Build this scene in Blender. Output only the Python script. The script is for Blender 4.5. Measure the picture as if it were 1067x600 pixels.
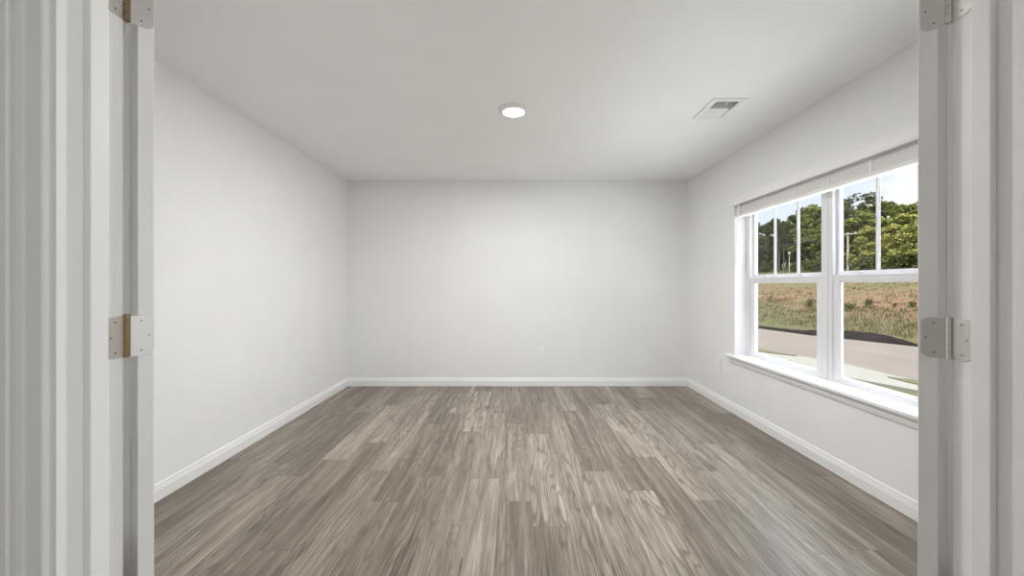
import bpy, math, random
import numpy as np
from mathutils import Vector, Matrix

for o in list(bpy.data.objects):
    bpy.data.objects.remove(o)
scene = bpy.context.scene
COL = scene.collection

# ------------------------------------------------------------------ camera
F, VX, VY, CZ = 410.0, 537.0, 297.0, 1.197      # focal length (px), vanishing point, eye height
cam_data = bpy.data.cameras.new('camera')
cam_data.sensor_width = 36.0
cam_data.lens = F / 1067.0 * 36.0
cam_data.shift_x = -(VX - 533.5) / 1067.0
cam_data.shift_y = -(300.0 - VY) / 1067.0
cam_data.clip_start = 0.02
cam_data.clip_end = 1000.0
cam = bpy.data.objects.new('camera', cam_data)
cam.location = (0, 0, CZ)
cam.rotation_euler = (math.pi / 2, 0, 0)
COL.objects.link(cam)
scene.camera = cam

# ------------------------------------------------------------------ exposure, world, sun, large lights
scene.view_settings.view_transform = 'Standard'
scene.view_settings.look = 'None'
scene.view_settings.exposure = 0.39
scene.view_settings.gamma = 1.0
scene.view_settings.use_curve_mapping = False
scene.cycles.max_bounces = 14
scene.cycles.diffuse_bounces = 10
scene.cycles.transparent_max_bounces = 16
scene.cycles.sample_clamp_indirect = 6.0

SKY_LOW, SKY_HIGH = 0.82, 7.0
SUN_STRENGTH = 13.0
ROOM_LAMP_W = 40.0
ADDED_HALL_LAMP_W = 1.0
HALL_SIDE_FILL_W = 19.0
OUT = 0.20                    # albedo scale of the outdoor ground and leaves

world = bpy.data.worlds.new('sky')
scene.world = world
world.use_nodes = True
wt = world.node_tree
wt.nodes.clear()


def nd(tree, kind, inputs=None, **props):
    n = tree.nodes.new(kind)
    for k, v in props.items():
        setattr(n, k, v)
    for k, v in (inputs or {}).items():
        if isinstance(v, bpy.types.NodeSocket):
            tree.links.new(v, n.inputs[k])
        else:
            n.inputs[k].default_value = v
    return n


def math_n(tree, op, a, b=None, c=None, clamp=False):
    ins = {0: a}
    if b is not None:
        ins[1] = b
    if c is not None:
        ins[2] = c
    return nd(tree, 'ShaderNodeMath', ins, operation=op, use_clamp=clamp).outputs[0]


def ramp(tree, fac, stops, interp='LINEAR'):
    n = nd(tree, 'ShaderNodeValToRGB', {0: fac})
    cr = n.color_ramp
    cr.interpolation = interp
    while len(cr.elements) < len(stops):
        cr.elements.new(0.5)
    for e, (p, c) in zip(cr.elements, stops):
        e.position = p
        e.color = (c[0], c[1], c[2], 1) if not isinstance(c, (int, float)) else (c, c, c, 1)
    return n.outputs[0]


def mixc(tree, fac, a, b, blend='MIX'):
    n = tree.nodes.new('ShaderNodeMix')
    n.data_type = 'RGBA'
    n.blend_type = blend
    for idx, v in ((0, fac), (6, a), (7, b)):
        if isinstance(v, bpy.types.NodeSocket):
            tree.links.new(v, n.inputs[idx])
        elif idx == 0:
            n.inputs[0].default_value = v
        else:
            n.inputs[idx].default_value = (v[0], v[1], v[2], 1)
    return n.outputs[2]


_tc = nd(wt, 'ShaderNodeTexCoord')
_sep = nd(wt, 'ShaderNodeSeparateXYZ', {0: _tc.outputs['Generated']})
_grad = ramp(wt, _sep.outputs[2], [(0.0, (0.86, 0.93, 1.0)), (0.16, (0.80, 0.88, 1.0)), (0.34, (0.66, 0.80, 1.0)), (1.0, (0.86, 0.92, 1.0))])
_map = nd(wt, 'ShaderNodeMapping', {0: _tc.outputs['Generated'], 1: (0.35, 0.1, 0.0), 3: (1.0, 1.0, 2.6)})
_cl = nd(wt, 'ShaderNodeTexNoise', {'Vector': _map.outputs[0], 'Scale': 3.4, 'Detail': 6.0, 'Roughness': 0.55})
_clf = ramp(wt, _cl.outputs[0], [(0.48, 0.0), (0.66, 1.0)], 'EASE')
_skyc = mixc(wt, _clf, _grad, (1.06, 1.05, 1.04))
_lift = nd(wt, 'ShaderNodeMapRange', {0: _sep.outputs[2], 1: 0.36, 2: 0.80, 3: SKY_LOW, 4: SKY_HIGH}).outputs[0]
_bg = nd(wt, 'ShaderNodeBackground', {0: _skyc, 1: _lift})
_wo = nd(wt, 'ShaderNodeOutputWorld', {0: _bg.outputs[0]})

sun_data = bpy.data.lights.new('sun', 'SUN')
sun_data.energy = SUN_STRENGTH
sun_data.angle = 0.012
sun_data.color = (1.0, 0.95, 0.86)
sun = bpy.data.objects.new('sun', sun_data)
sun.rotation_euler = Vector((0.42, 0.55, -1.0)).to_track_quat('-Z', 'Y').to_euler()
sun.location = (-3, -6, 9)
COL.objects.link(sun)

# added area light at the hall's right side, stands in for daylight on the jambs
hall_data = bpy.data.lights.new('hall_side_fill', 'AREA')
hall_data.shape = 'RECTANGLE'
hall_data.size, hall_data.size_y = 1.3, 1.7
hall_data.energy = HALL_SIDE_FILL_W
hall_data.color = (0.97, 0.985, 1.0)
hall_light = bpy.data.objects.new('hall_side_fill', hall_data)
hall_light.location = (2.0, -0.55, 1.18)
hall_light.rotation_euler = (math.pi / 2, 0, math.pi / 2)
COL.objects.link(hall_light)

# ------------------------------------------------------------------ mesh builder


class MB:
    def __init__(self):
        self.v, self.f, self.m = [], [], []

    def add(self, verts, faces, mi=0, M=None):
        b = len(self.v)
        for p in verts:
            p = Vector(p)
            self.v.append(M @ p if M is not None else p)
        for fc in faces:
            self.f.append([b + i for i in fc])
            self.m.append(mi)
        return self

    def box(self, x0, x1, y0, y1, z0, z1, mi=0, M=None):
        x0, x1 = min(x0, x1), max(x0, x1)
        y0, y1 = min(y0, y1), max(y0, y1)
        z0, z1 = min(z0, z1), max(z0, z1)
        vs = [(x, y, z) for z in (z0, z1) for y in (y0, y1) for x in (x0, x1)]
        fs = [(0, 2, 3, 1), (4, 5, 7, 6), (0, 1, 5, 4), (2, 6, 7, 3), (0, 4, 6, 2), (1, 3, 7, 5)]
        return self.add(vs, fs, mi, M)

    def tube(self, p0, p1, r0, r1=None, n=10, mi=0, M=None):
        r1 = r0 if r1 is None else r1
        p0, p1 = Vector(p0), Vector(p1)
        d = (p1 - p0).normalized()
        a = d.orthogonal().normalized()
        b = d.cross(a)
        vs = []
        for p, r in ((p0, r0), (p1, r1)):
            for i in range(n):
                t = 2 * math.pi * i / n
                vs.append(p + (a * math.cos(t) + b * math.sin(t)) * r)
        fs = [(i, (i + 1) % n, n + (i + 1) % n, n + i) for i in range(n)]
        fs += [tuple(range(n))[::-1], tuple(range(n, 2 * n))]
        return self.add(vs, fs, mi, M)

    def lathe(self, prof, c=(0, 0, 0), n=32, mi=0, M=None):
        """prof: list of (radius, z)"""
        vs, fs = [], []
        for r, z in prof:
            for i in range(n):
                t = 2 * math.pi * i / n
                vs.append((c[0] + r * math.cos(t), c[1] + r * math.sin(t), c[2] + z))
        for k in range(len(prof) - 1):
            for i in range(n):
                j = (i + 1) % n
                fs.append((k * n + i, k * n + j, (k + 1) * n + j, (k + 1) * n + i))
        return self.add(vs, fs, mi, M)

    def prism(self, poly, h0, h1, mi=0, M=None):
        """poly in local XY extruded along local Z"""
        n = len(poly)
        vs = [(p[0], p[1], h0) for p in poly] + [(p[0], p[1], h1) for p in poly]
        fs = [tuple(range(n))[::-1], tuple(range(n, 2 * n))]
        fs += [(i, (i + 1) % n, n + (i + 1) % n, n + i) for i in range(n)]
        return self.add(vs, fs, mi, M)

    def build(self, name, mats, parent=None, bevel=0.0, smooth=False, origin=None):
        if not isinstance(mats, (list, tuple)):
            mats = [mats]
        off = Vector(origin) if origin is not None else Vector((0, 0, 0))
        me = bpy.data.meshes.new(name)
        me.from_pydata([tuple(v - off) for v in self.v], [], self.f)
        for m in mats:
            me.materials.append(m)
        me.polygons.foreach_set('material_index', self.m)
        if smooth:
            me.polygons.foreach_set('use_smooth', [True] * len(self.f))
        me.update()
        o = bpy.data.objects.new(name, me)
        COL.objects.link(o)
        if parent is not None:
            o.parent = parent
        elif origin is not None:
            o.location = off
        import bmesh
        bm = bmesh.new()
        bm.from_mesh(me)
        bmesh.ops.recalc_face_normals(bm, faces=bm.faces)
        bm.to_mesh(me)
        bm.free()
        if bevel > 0:
            md = o.modifiers.new('bevel', 'BEVEL')
            md.width = bevel
            md.segments = 2
            md.limit_method = 'ANGLE'
        return o


def tag(o, label, cat, group=None, kind=None):
    o['label'] = label
    o['category'] = cat
    if group:
        o['group'] = group
    if kind:
        o['kind'] = kind
    return o


def structure(o, label=None):
    o['kind'] = 'structure'
    if label:
        o['label'] = label
    return o


def empty(name, loc, label, cat, group=None):
    o = bpy.data.objects.new(name, None)
    o.empty_display_size = 0.1
    o.location = loc
    COL.objects.link(o)
    return tag(o, label, cat, group)


def copy_tree(o, parent=None):
    c = o.copy()
    COL.objects.link(c)
    if parent is not None:
        c.parent = parent
    for ch in list(o.children):
        copy_tree(ch, c)
    return c

# ------------------------------------------------------------------ materials


def principled(name, color, rough=0.5, metal=0.0, spec=0.5, bump=None):
    """plain painted / metal surface; bump = (scale, strength, distance)"""
    m = bpy.data.materials.new(name)
    m.use_nodes = True
    t = m.node_tree
    t.nodes.clear()
    bs = nd(t, 'ShaderNodeBsdfPrincipled', {'Roughness': rough, 'Metallic': metal, 'Specular IOR Level': spec})
    tc = nd(t, 'ShaderNodeTexCoord')
    nz = nd(t, 'ShaderNodeTexNoise', {'Vector': tc.outputs['Object'], 'Scale': 3.0, 'Detail': 3.0})
    k = ramp(t, nz.outputs[0], [(0.3, tuple(c * 0.985 for c in color)), (0.7, tuple(min(1, c * 1.01) for c in color))])
    t.links.new(k, bs.inputs['Base Color'])
    if bump:
        bn = nd(t, 'ShaderNodeTexNoise', {'Vector': tc.outputs['Object'], 'Scale': bump[0], 'Detail': 3.0})
        bp = nd(t, 'ShaderNodeBump', {'Height': bn.outputs[0], 'Strength': bump[1], 'Distance': bump[2]})
        t.links.new(bp.outputs[0], bs.inputs['Normal'])
    out = nd(t, 'ShaderNodeOutputMaterial', {0: bs.outputs[0]})
    return m


def brushed_metal(name, color, rough):
    m = principled(name, color, rough, 1.0)
    return m


M_wall = principled('wall_paint', (0.83, 0.828, 0.825), 0.75, 0, 0.25, (420.0, 0.06, 0.002))
M_ceil = principled('ceiling_paint', (0.89, 0.888, 0.885), 0.85, 0, 0.2, (260.0, 0.08, 0.002))
M_trim = principled('trim_paint', (0.86, 0.86, 0.865), 0.35, 0, 0.5)
M_jamb = principled('jamb_paint', (0.87, 0.868, 0.86), 0.4, 0, 0.45, (90.0, 0.03, 0.001))
M_door = principled('door_paint', (0.90, 0.895, 0.885), 0.32, 0, 0.45, (90.0, 0.03, 0.001))
M_vinyl = principled('white_vinyl', (0.74, 0.745, 0.765), 0.35, 0, 0.5)
M_blind = principled('blind_slats', (0.80, 0.79, 0.77), 0.5, 0, 0.4)
M_rail = principled('blind_rail', (0.86, 0.855, 0.845), 0.45, 0, 0.4)
M_tape = principled('blind_tape', (0.84, 0.83, 0.81), 0.8, 0, 0.2)
M_plate = principled('plate_plastic', (0.86, 0.86, 0.86), 0.35, 0, 0.5)
M_slot = principled('outlet_slot', (0.10, 0.10, 0.10), 0.6)
M_nickel = brushed_metal('satin_nickel', (0.66, 0.65, 0.62), 0.42)
M_bright = brushed_metal('polished_nickel', (0.70, 0.69, 0.675), 0.55)
M_bronze = brushed_metal('bronze_barrel', (0.30, 0.22, 0.14), 0.25)
M_barrel = brushed_metal('steel_barrel', (0.62, 0.59, 0.55), 0.22)
M_dark = principled('dark_recess', (0.06, 0.055, 0.05), 0.6)
M_duct = principled('galvanised_duct', (0.28, 0.28, 0.27), 0.6)
M_vent = principled('vent_enamel', (0.84, 0.84, 0.83), 0.4)
M_ring = principled('light_trim', (0.84, 0.835, 0.825), 0.5)
M_pole = principled('weathered_pole', (0.17, 0.15, 0.115), 0.9)
M_galv = principled('pale_metal_pole', (0.20, 0.20, 0.195), 0.6)
M_wire = principled('power_wire', (0.07, 0.07, 0.07), 0.7)


def emission(name, color, strength):
    m = bpy.data.materials.new(name)
    m.use_nodes = True
    t = m.node_tree
    t.nodes.clear()
    e = nd(t, 'ShaderNodeEmission', {0: (*color, 1), 1: strength})
    nd(t, 'ShaderNodeOutputMaterial', {0: e.outputs[0]})
    return m


M_lens = emission('led_lens', (1.0, 0.97, 0.92), 6.0)

# window glass: clear sheet with a fresnel reflection
M_glass = bpy.data.materials.new('window_glass')
M_glass.use_nodes = True
t = M_glass.node_tree
t.nodes.clear()
_fr = nd(t, 'ShaderNodeFresnel', {'IOR': 1.35})
_tr = nd(t, 'ShaderNodeBsdfTransparent', {0: (0.96, 0.97, 0.965, 1)})
_gl = nd(t, 'ShaderNodeBsdfGlossy', {0: (1, 1, 1, 1), 'Roughness': 0.02})
_fx = math_n(t, 'MULTIPLY', _fr.outputs[0], 0.04)
_mx = nd(t, 'ShaderNodeMixShader', {0: _fx, 1: _tr.outputs[0], 2: _gl.outputs[0]})
nd(t, 'ShaderNodeOutputMaterial', {0: _mx.outputs[0]})


def floor_material():
    m = bpy.data.materials.new('wood_plank_floor')
    m.use_nodes = True
    t = m.node_tree
    t.nodes.clear()
    W, L = 0.178, 1.22
    tc = nd(t, 'ShaderNodeTexCoord')
    sp = nd(t, 'ShaderNodeSeparateXYZ', {0: tc.outputs['Object']})
    x, y = sp.outputs[0], sp.outputs[1]
    u = math_n(t, 'DIVIDE', math_n(t, 'ADD', x, 0.09 + 20 * W), W)
    col = math_n(t, 'FLOOR', u)
    fu = math_n(t, 'FRACT', u)
    wn = nd(t, 'ShaderNodeTexWhiteNoise', {'W': col}, noise_dimensions='1D')
    v = math_n(t, 'ADD', math_n(t, 'DIVIDE', math_n(t, 'ADD', y, 10.0), L), math_n(t, 'MULTIPLY', wn.outputs[0], 7.0))
    row = math_n(t, 'FLOOR', v)
    fv = math_n(t, 'FRACT', v)
    idv = nd(t, 'ShaderNodeCombineXYZ', {0: col, 1: row, 2: 3.0})
    rnd = nd(t, 'ShaderNodeTexWhiteNoise', {'Vector': idv.outputs[0]}, noise_dimensions='3D')
    rsep = nd(t, 'ShaderNodeSeparateColor', {0: rnd.outputs[1]})
    r1, r2, r3 = rsep.outputs[0], rsep.outputs[1], rsep.outputs[2]
    zoff = math_n(t, 'MULTIPLY', r2, 57.0)
    # coordinates that differ for every plank
    px = math_n(t, 'ADD', x, math_n(t, 'MULTIPLY', r3, 13.0))
    py = math_n(t, 'ADD', y, math_n(t, 'MULTIPLY', r1, 31.0))
    # growth rings: contour lines of a slow stretched field
    c1 = nd(t, 'ShaderNodeCombineXYZ', {0: math_n(t, 'MULTIPLY', px, 7.0), 1: math_n(t, 'MULTIPLY', py, 0.75), 2: zoff})
    n1 = nd(t, 'ShaderNodeTexNoise', {'Vector': c1.outputs[0], 'Scale': 1.0, 'Detail': 2.0, 'Roughness': 0.45, 'Distortion': 0.25})
    ring = math_n(t, 'SINE', math_n(t, 'MULTIPLY', n1.outputs[0], 120.0))
    ring = nd(t, 'ShaderNodeMapRange', {0: ring, 1: 0.1, 2: 1.0, 3: 0.0, 4: 1.0}).outputs[0]
    amt = nd(t, 'ShaderNodeTexNoise', {'Vector': c1.outputs[0], 'Scale': 0.6, 'Detail': 1.0})
    ring = math_n(t, 'MULTIPLY', ring, ramp(t, amt.outputs[0], [(0.38, 0.15), (0.62, 1.0)]))
    # fine fibres
    c2 = nd(t, 'ShaderNodeCombineXYZ', {0: math_n(t, 'MULTIPLY', px, 150.0), 1: math_n(t, 'MULTIPLY', py, 5.0), 2: zoff})
    n2 = nd(t, 'ShaderNodeTexNoise', {'Vector': c2.outputs[0], 'Scale': 1.0, 'Detail': 3.0, 'Roughness': 0.6})
    # broad streaks of darker and paler wood
    c3 = nd(t, 'ShaderNodeCombineXYZ', {0: math_n(t, 'MULTIPLY', px, 22.0), 1: math_n(t, 'MULTIPLY', py, 1.1), 2: zoff})
    n3 = nd(t, 'ShaderNodeTexNoise', {'Vector': c3.outputs[0], 'Scale': 1.0, 'Detail': 5.0, 'Roughness': 0.6, 'Distortion': 0.8})
    # dark checks / cracks
    c4 = nd(t, 'ShaderNodeCombineXYZ', {0: math_n(t, 'MULTIPLY', px, 46.0), 1: math_n(t, 'MULTIPLY', py, 2.3), 2: zoff})
    n4 = nd(t, 'ShaderNodeTexNoise', {'Vector': c4.outputs[0], 'Scale': 1.0, 'Detail': 4.0, 'Roughness': 0.65, 'Distortion': 1.2})
    crack = ramp(t, n4.outputs[0], [(0.585, 0.0), (0.67, 1.0)])
    # knots
    c5 = nd(t, 'ShaderNodeCombineXYZ', {0: math_n(t, 'MULTIPLY', px, 4.4), 1: math_n(t, 'MULTIPLY', py, 1.25), 2: zoff})
    vo = nd(t, 'ShaderNodeTexVoronoi', {'Vector': c5.outputs[0], 'Scale': 1.0, 'Randomness': 1.0}, voronoi_dimensions='2D')
    wob = math_n(t, 'MULTIPLY', math_n(t, 'SUBTRACT', n4.outputs[0], 0.5), 0.16)
    kd = math_n(t, 'ADD', vo.outputs['Distance'], wob)
    ksel = nd(t, 'ShaderNodeSeparateColor', {0: vo.outputs['Color']})
    kon = math_n(t, 'GREATER_THAN', ksel.outputs[0], 0.58)
    knot = math_n(t, 'MULTIPLY', ramp(t, kd, [(0.015, 1.0), (0.045, 0.75), (0.060, 0.15), (0.13, 0.0)]), kon)
    # assemble
    tone = math_n(t, 'ADD', math_n(t, 'MULTIPLY', r1, 0.34), math_n(t, 'MULTIPLY', n3.outputs[0], 1.35))
    tone = math_n(t, 'SUBTRACT', tone, 0.33)
    base = ramp(t, tone, [(0.10, FLOOR_COL[0]), (0.42, FLOOR_COL[1]), (0.70, FLOOR_COL[2]), (0.95, FLOOR_COL[3])])
    b2 = mixc(t, math_n(t, 'MULTIPLY', ring, 0.60), base, FLOOR_COL[0], 'MIX')
    fib = ramp(t, n2.outputs[0], [(0.3, 0.66), (0.7, 1.20)])
    b3 = mixc(t, 1.0, b2, fib, 'MULTIPLY')
    b4 = mixc(t, math_n(t, 'MULTIPLY', crack, 0.72), b3, (0.068, 0.053, 0.040))
    b5 = mixc(t, math_n(t, 'MULTIPLY', knot, 0.65), b4, (0.07, 0.055, 0.042))
    # joints
    e1 = math_n(t, 'LESS_THAN', fu, 0.009)
    e3 = math_n(t, 'LESS_THAN', fv, 0.0022)
    edge = math_n(t, 'MAXIMUM', e1, e3)
    b6 = mixc(t, math_n(t, 'MULTIPLY', edge, 0.6), b5, (0.05, 0.042, 0.035))
    hgt = math_n(t, 'SUBTRACT', math_n(t, 'MULTIPLY', n2.outputs[0], 0.3), math_n(t, 'ADD', math_n(t, 'MULTIPLY', crack, 0.5), edge))
    bp = nd(t, 'ShaderNodeBump', {'Height': hgt, 'Strength': 0.25, 'Distance': 0.0015})
    rough = math_n(t, 'ADD', 0.27, math_n(t, 'MULTIPLY', n2.outputs[0], 0.14))
    bs = nd(t, 'ShaderNodeBsdfPrincipled', {'Base Color': b6, 'Roughness': rough, 'Specular IOR Level': 0.45, 'Normal': bp.outputs[0]})
    nd(t, 'ShaderNodeOutputMaterial', {0: bs.outputs[0]})
    return m


FLOOR_COL = [(0.104, 0.085, 0.063), (0.215, 0.180, 0.142), (0.345, 0.298, 0.244), (0.52, 0.468, 0.40)]
M_floor = floor_material()


def patchy(name, stops, scale, detail=5.0, rough=0.95, stretch=(1, 1, 1), spec=0.2, bump=0.0):
    m = bpy.data.materials.new(name)
    m.use_nodes = True
    t = m.node_tree
    t.nodes.clear()
    tc = nd(t, 'ShaderNodeTexCoord')
    mp = nd(t, 'ShaderNodeMapping', {0: tc.outputs['Object'], 3: stretch})
    nz = nd(t, 'ShaderNodeTexNoise', {'Vector': mp.outputs[0], 'Scale': scale, 'Detail': detail, 'Roughness': 0.62})
    c = ramp(t, nz.outputs[0], [(p, tuple(q * OUT for q in k)) for p, k in stops])
    bs = nd(t, 'ShaderNodeBsdfPrincipled', {'Base Color': c, 'Roughness': rough, 'Specular IOR Level': spec})
    if bump:
        bp = nd(t, 'ShaderNodeBump', {'Height': nz.outputs[0], 'Strength': 0.5, 'Distance': bump})
        t.links.new(bp.outputs[0], bs.inputs['Normal'])
    nd(t, 'ShaderNodeOutputMaterial', {0: bs.outputs[0]})
    return m


M_road = patchy('road_asphalt', [(0.30, (0.26, 0.212, 0.178)), (0.55, (0.30, 0.245, 0.208)), (0.75, (0.345, 0.285, 0.245))], 0.8, 8.0, stretch=(1.6, 0.5, 1))
M_conc = patchy('pale_concrete', [(0.3, (0.40, 0.375, 0.33)), (0.7, (0.46, 0.435, 0.385))], 1.5, 6.0)
M_lawn = patchy('lawn_turf', [(0.3, (0.12, 0.125, 0.045)), (0.55, (0.19, 0.185, 0.075)), (0.75, (0.27, 0.25, 0.12))], 3.0, 8.0)
M_bounce = principled('bounce_bed_white', (0.62, 0.61, 0.58), 0.9, 0, 0.2, (30.0, 0.6, 0.02))  # pale reflector surface for the added bed below the window
M_berm = patchy('black_soil', [(0.3, (0.020, 0.017, 0.017)), (0.6, (0.048, 0.041, 0.041)), (0.8, (0.09, 0.075, 0.068))], 3.5, 8.0, spec=0.0, bump=0.05)
M_bark = patchy('tree_bark', [(0.3, (0.060, 0.050, 0.040)), (0.7, (0.15, 0.13, 0.11))], 4.0, 5.0)
M_palebark = patchy('pale_bark', [(0.3, (0.17, 0.165, 0.15)), (0.7, (0.27, 0.265, 0.245))], 4.0, 5.0)


def meadow_material():
    m = bpy.data.materials.new('meadow_ground')
    m.use_nodes = True
    t = m.node_tree
    t.nodes.clear()
    tc = nd(t, 'ShaderNodeTexCoord')
    sp = nd(t, 'ShaderNodeSeparateXYZ', {0: tc.outputs['Object']})
    mp = nd(t, 'ShaderNodeMapping', {0: tc.outputs['Object'], 3: (0.9, 0.22, 1)})
    n1 = nd(t, 'ShaderNodeTexNoise', {'Vector': mp.outputs[0], 'Scale': 0.55, 'Detail': 6.0, 'Roughness': 0.65})
    n2 = nd(t, 'ShaderNodeTexNoise', {'Vector': tc.outputs['Object'], 'Scale': 5.0, 'Detail': 8.0, 'Roughness': 0.8})
    pos = math_n(t, 'ADD', sp.outputs[0], math_n(t, 'MULTIPLY', math_n(t, 'SUBTRACT', n1.outputs[0], 0.5), 9.0))
    k = nd(t, 'ShaderNodeMapRange', {0: pos, 1: 12.0, 2: 46.0}).outputs[0]
    band = ramp(t, k, [(0.0, (0.14, 0.125, 0.062)), (0.12, (0.175, 0.145, 0.070)), (0.24, (0.28, 0.165, 0.088)),
                       (0.42, (0.26, 0.165, 0.085)), (0.55, (0.23, 0.185, 0.080)), (0.72, (0.19, 0.185, 0.062)), (1.0, (0.14, 0.165, 0.045))])
    fine = ramp(t, n2.outputs[0], [(0.3, 0.62 * OUT), (0.72, 1.45 * OUT)])
    c = mixc(t, 1.0, band, fine, 'MULTIPLY')
    g = ramp(t, n1.outputs[0], [(0.50, 0.0), (0.62, 0.85)])
    c2 = mixc(t, g, c, (0.15 * OUT, 0.155 * OUT, 0.055 * OUT))
    bs = nd(t, 'ShaderNodeBsdfPrincipled', {'Base Color': c2, 'Roughness': 1.0, 'Specular IOR Level': 0.1})
    nd(t, 'ShaderNodeOutputMaterial', {0: bs.outputs[0]})
    return m


M_meadow = meadow_material()


def leaf_material(name, dark, mid, light):
    m = bpy.data.materials.new(name)
    m.use_nodes = True
    t = m.node_tree
    t.nodes.clear()
    geo = nd(t, 'ShaderNodeNewGeometry')
    oi = nd(t, 'ShaderNodeObjectInfo')
    v = math_n(t, 'ADD', math_n(t, 'MULTIPLY', geo.outputs['Random Per Island'], 0.75), math_n(t, 'MULTIPLY', oi.outputs['Random'], 0.25))
    c = ramp(t, v, [(p, tuple(q * OUT for q in k)) for p, k in ((0.05, dark), (0.5, mid), (0.95, light))])
    df = nd(t, 'ShaderNodeBsdfDiffuse', {0: c})
    tl = nd(t, 'ShaderNodeBsdfTranslucent', {0: c})
    mx = nd(t, 'ShaderNodeMixShader', {0: 0.22, 1: df.outputs[0], 2: tl.outputs[0]})
    nd(t, 'ShaderNodeOutputMaterial', {0: mx.outputs[0]})
    return m


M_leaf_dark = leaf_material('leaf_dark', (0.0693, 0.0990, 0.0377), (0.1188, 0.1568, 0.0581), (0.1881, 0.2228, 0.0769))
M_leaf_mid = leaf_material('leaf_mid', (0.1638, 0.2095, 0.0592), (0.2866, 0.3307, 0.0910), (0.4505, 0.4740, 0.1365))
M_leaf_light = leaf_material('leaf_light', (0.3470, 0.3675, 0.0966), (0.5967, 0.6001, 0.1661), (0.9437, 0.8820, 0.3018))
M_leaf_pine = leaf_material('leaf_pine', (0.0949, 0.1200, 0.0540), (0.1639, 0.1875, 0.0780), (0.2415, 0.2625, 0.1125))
M_weed = leaf_material('weed_blades', (0.24, 0.20, 0.09), (0.31, 0.235, 0.125), (0.38, 0.27, 0.16))
M_weed_green = leaf_material('weed_green', (0.16, 0.17, 0.07), (0.24, 0.22, 0.10), (0.32, 0.26, 0.14))
M_shrub = leaf_material('shrub_leaves', (0.0910, 0.1235, 0.0390), (0.1690, 0.2015, 0.0585), (0.2600, 0.2860, 0.0975))

# ------------------------------------------------------------------ the room
XL, XR, YB, H = -1.995, 2.045, 4.675, 2.44      # left / right / back wall planes, ceiling
YR, YH = 0.864, 0.740                           # room side and hall side of the doorway wall
JL, JR, DH = -0.864, 0.964, 2.045               # jamb faces and head of the doorway
YN = -2.6                                       # back of the hall
OY0, OY1, OZ0, OZ1 = 1.7775, 3.668, 0.525, 1.975   # window opening

structure(MB().box(XL - 0.12, XR + 0.20, YN - 0.1, YB + 0.12, -0.15, 0.0).build('floor', M_floor))

# ceiling with the hole for the air register
VX0, VX1, VY0, VY1 = 1.358, 1.514, 2.655, 2.892
b = MB()
cx0, cx1, cy0, cy1 = XL - 0.12, XR + 0.20, YN - 0.1, YB + 0.12
b.box(cx0, VX0, cy0, cy1, H, H + 0.2)
b.box(VX1, cx1, cy0, cy1, H, H + 0.2)
b.box(VX0, VX1, cy0, VY0, H, H + 0.2)
b.box(VX0, VX1, VY1, cy1, H, H + 0.2)
structure(b.build('ceiling', M_ceil))

structure(MB().box(XL - 0.12, XL, YN, YB + 0.12, 0, H).build('wall_left', M_wall))
structure(MB().box(XL, XR, YB, YB + 0.12, 0, H).build('wall_back', M_wall))
b = MB()
b.box(XR, XR + 0.195, OY1, YB + 0.12, 0, H)
b.box(XR, XR + 0.195, YN, OY0, 0, H)
b.box(XR, XR + 0.195, OY0, OY1, 0, OZ0)
b.box(XR, XR + 0.195, OY0, OY1, OZ1, H)
structure(b.build('wall_right', M_wall))
b = MB()
b.box(XL, JL - 0.018, YH, YR, 0, H)
b.box(JR + 0.018, XR, YH, YR, 0, H)
b.box(JL - 0.018, JR + 0.018, YH, YR, DH + 0.018, H)
structure(b.build('wall_front', M_wall))
structure(MB().box(XL, XR, YN - 0.1, YN, 0, H).build('wall_hall', M_wall))

# baseboards -------------------------------------------------------
PROF = [(0, 0), (0.0145, 0), (0.0145, 0.060), (0.0120, 0.066), (0.0120, 0.072), (0.0090, 0.078), (0.0085, 0.088), (0.0050, 0.095), (0, 0.095)]


def baseboard(name, p0, p1, nrm, ext0=0.0, ext1=0.0):
    p0, p1, nrm = Vector(p0), Vector(p1), Vector(nrm)
    b = MB()
    n = len(PROF)
    vs = [p0 + nrm * a + Vector((0, 0, z)) for a, z in PROF] + [p1 + nrm * a + Vector((0, 0, z)) for a, z in PROF]
    fs = [(i, (i + 1) % n, n + (i + 1) % n, n + i) for i in range(n)] + [tuple(range(n))[::-1], tuple(range(n, 2 * n))]
    b.add(vs, fs)
    return structure(b.build(name, M_trim))


baseboard('baseboard_left', (XL, YR, 0), (XL, YB, 0), (1, 0, 0))
baseboard('baseboard_back', (XL, YB, 0), (XR, YB, 0), (0, -1, 0))
baseboard('baseboard_right', (XR, YR, 0), (XR, YB, 0), (-1, 0, 0))

# doorway frame ------------------------------------------------------
b = MB()
SY0, SY1 = 0.787, 0.8234                         # door stop, hall face and room face
b.box(JL - 0.018, JL, YH, YR, 0, DH)
b.box(JR, JR + 0.018, YH, YR, 0, DH)
b.box(JL - 0.018, JR + 0.018, YH, YR, DH, DH + 0.018)
frame = structure(b.build('door_frame', M_jamb, bevel=0.0012))
b = MB()
b.box(JL, JL + 0.0135, SY0, SY1, 0, DH)
b.box(JR - 0.0125, JR, SY0, SY1, 0, DH)
b.box(JL + 0.0135, JR - 0.0125, SY0, SY1, DH - 0.012, DH)
structure(b.build('door_stop', M_jamb, frame, bevel=0.0025))

CAS = [(0, 0), (0, 0.0085), (0.003, 0.0105), (0.030, 0.0115), (0.036, 0.0135), (0.046, 0.0150), (0.056, 0.0150), (0.060, 0.0175), (0.083, 0.0175), (0.087, 0.0150), (0.087, 0)]


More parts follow.
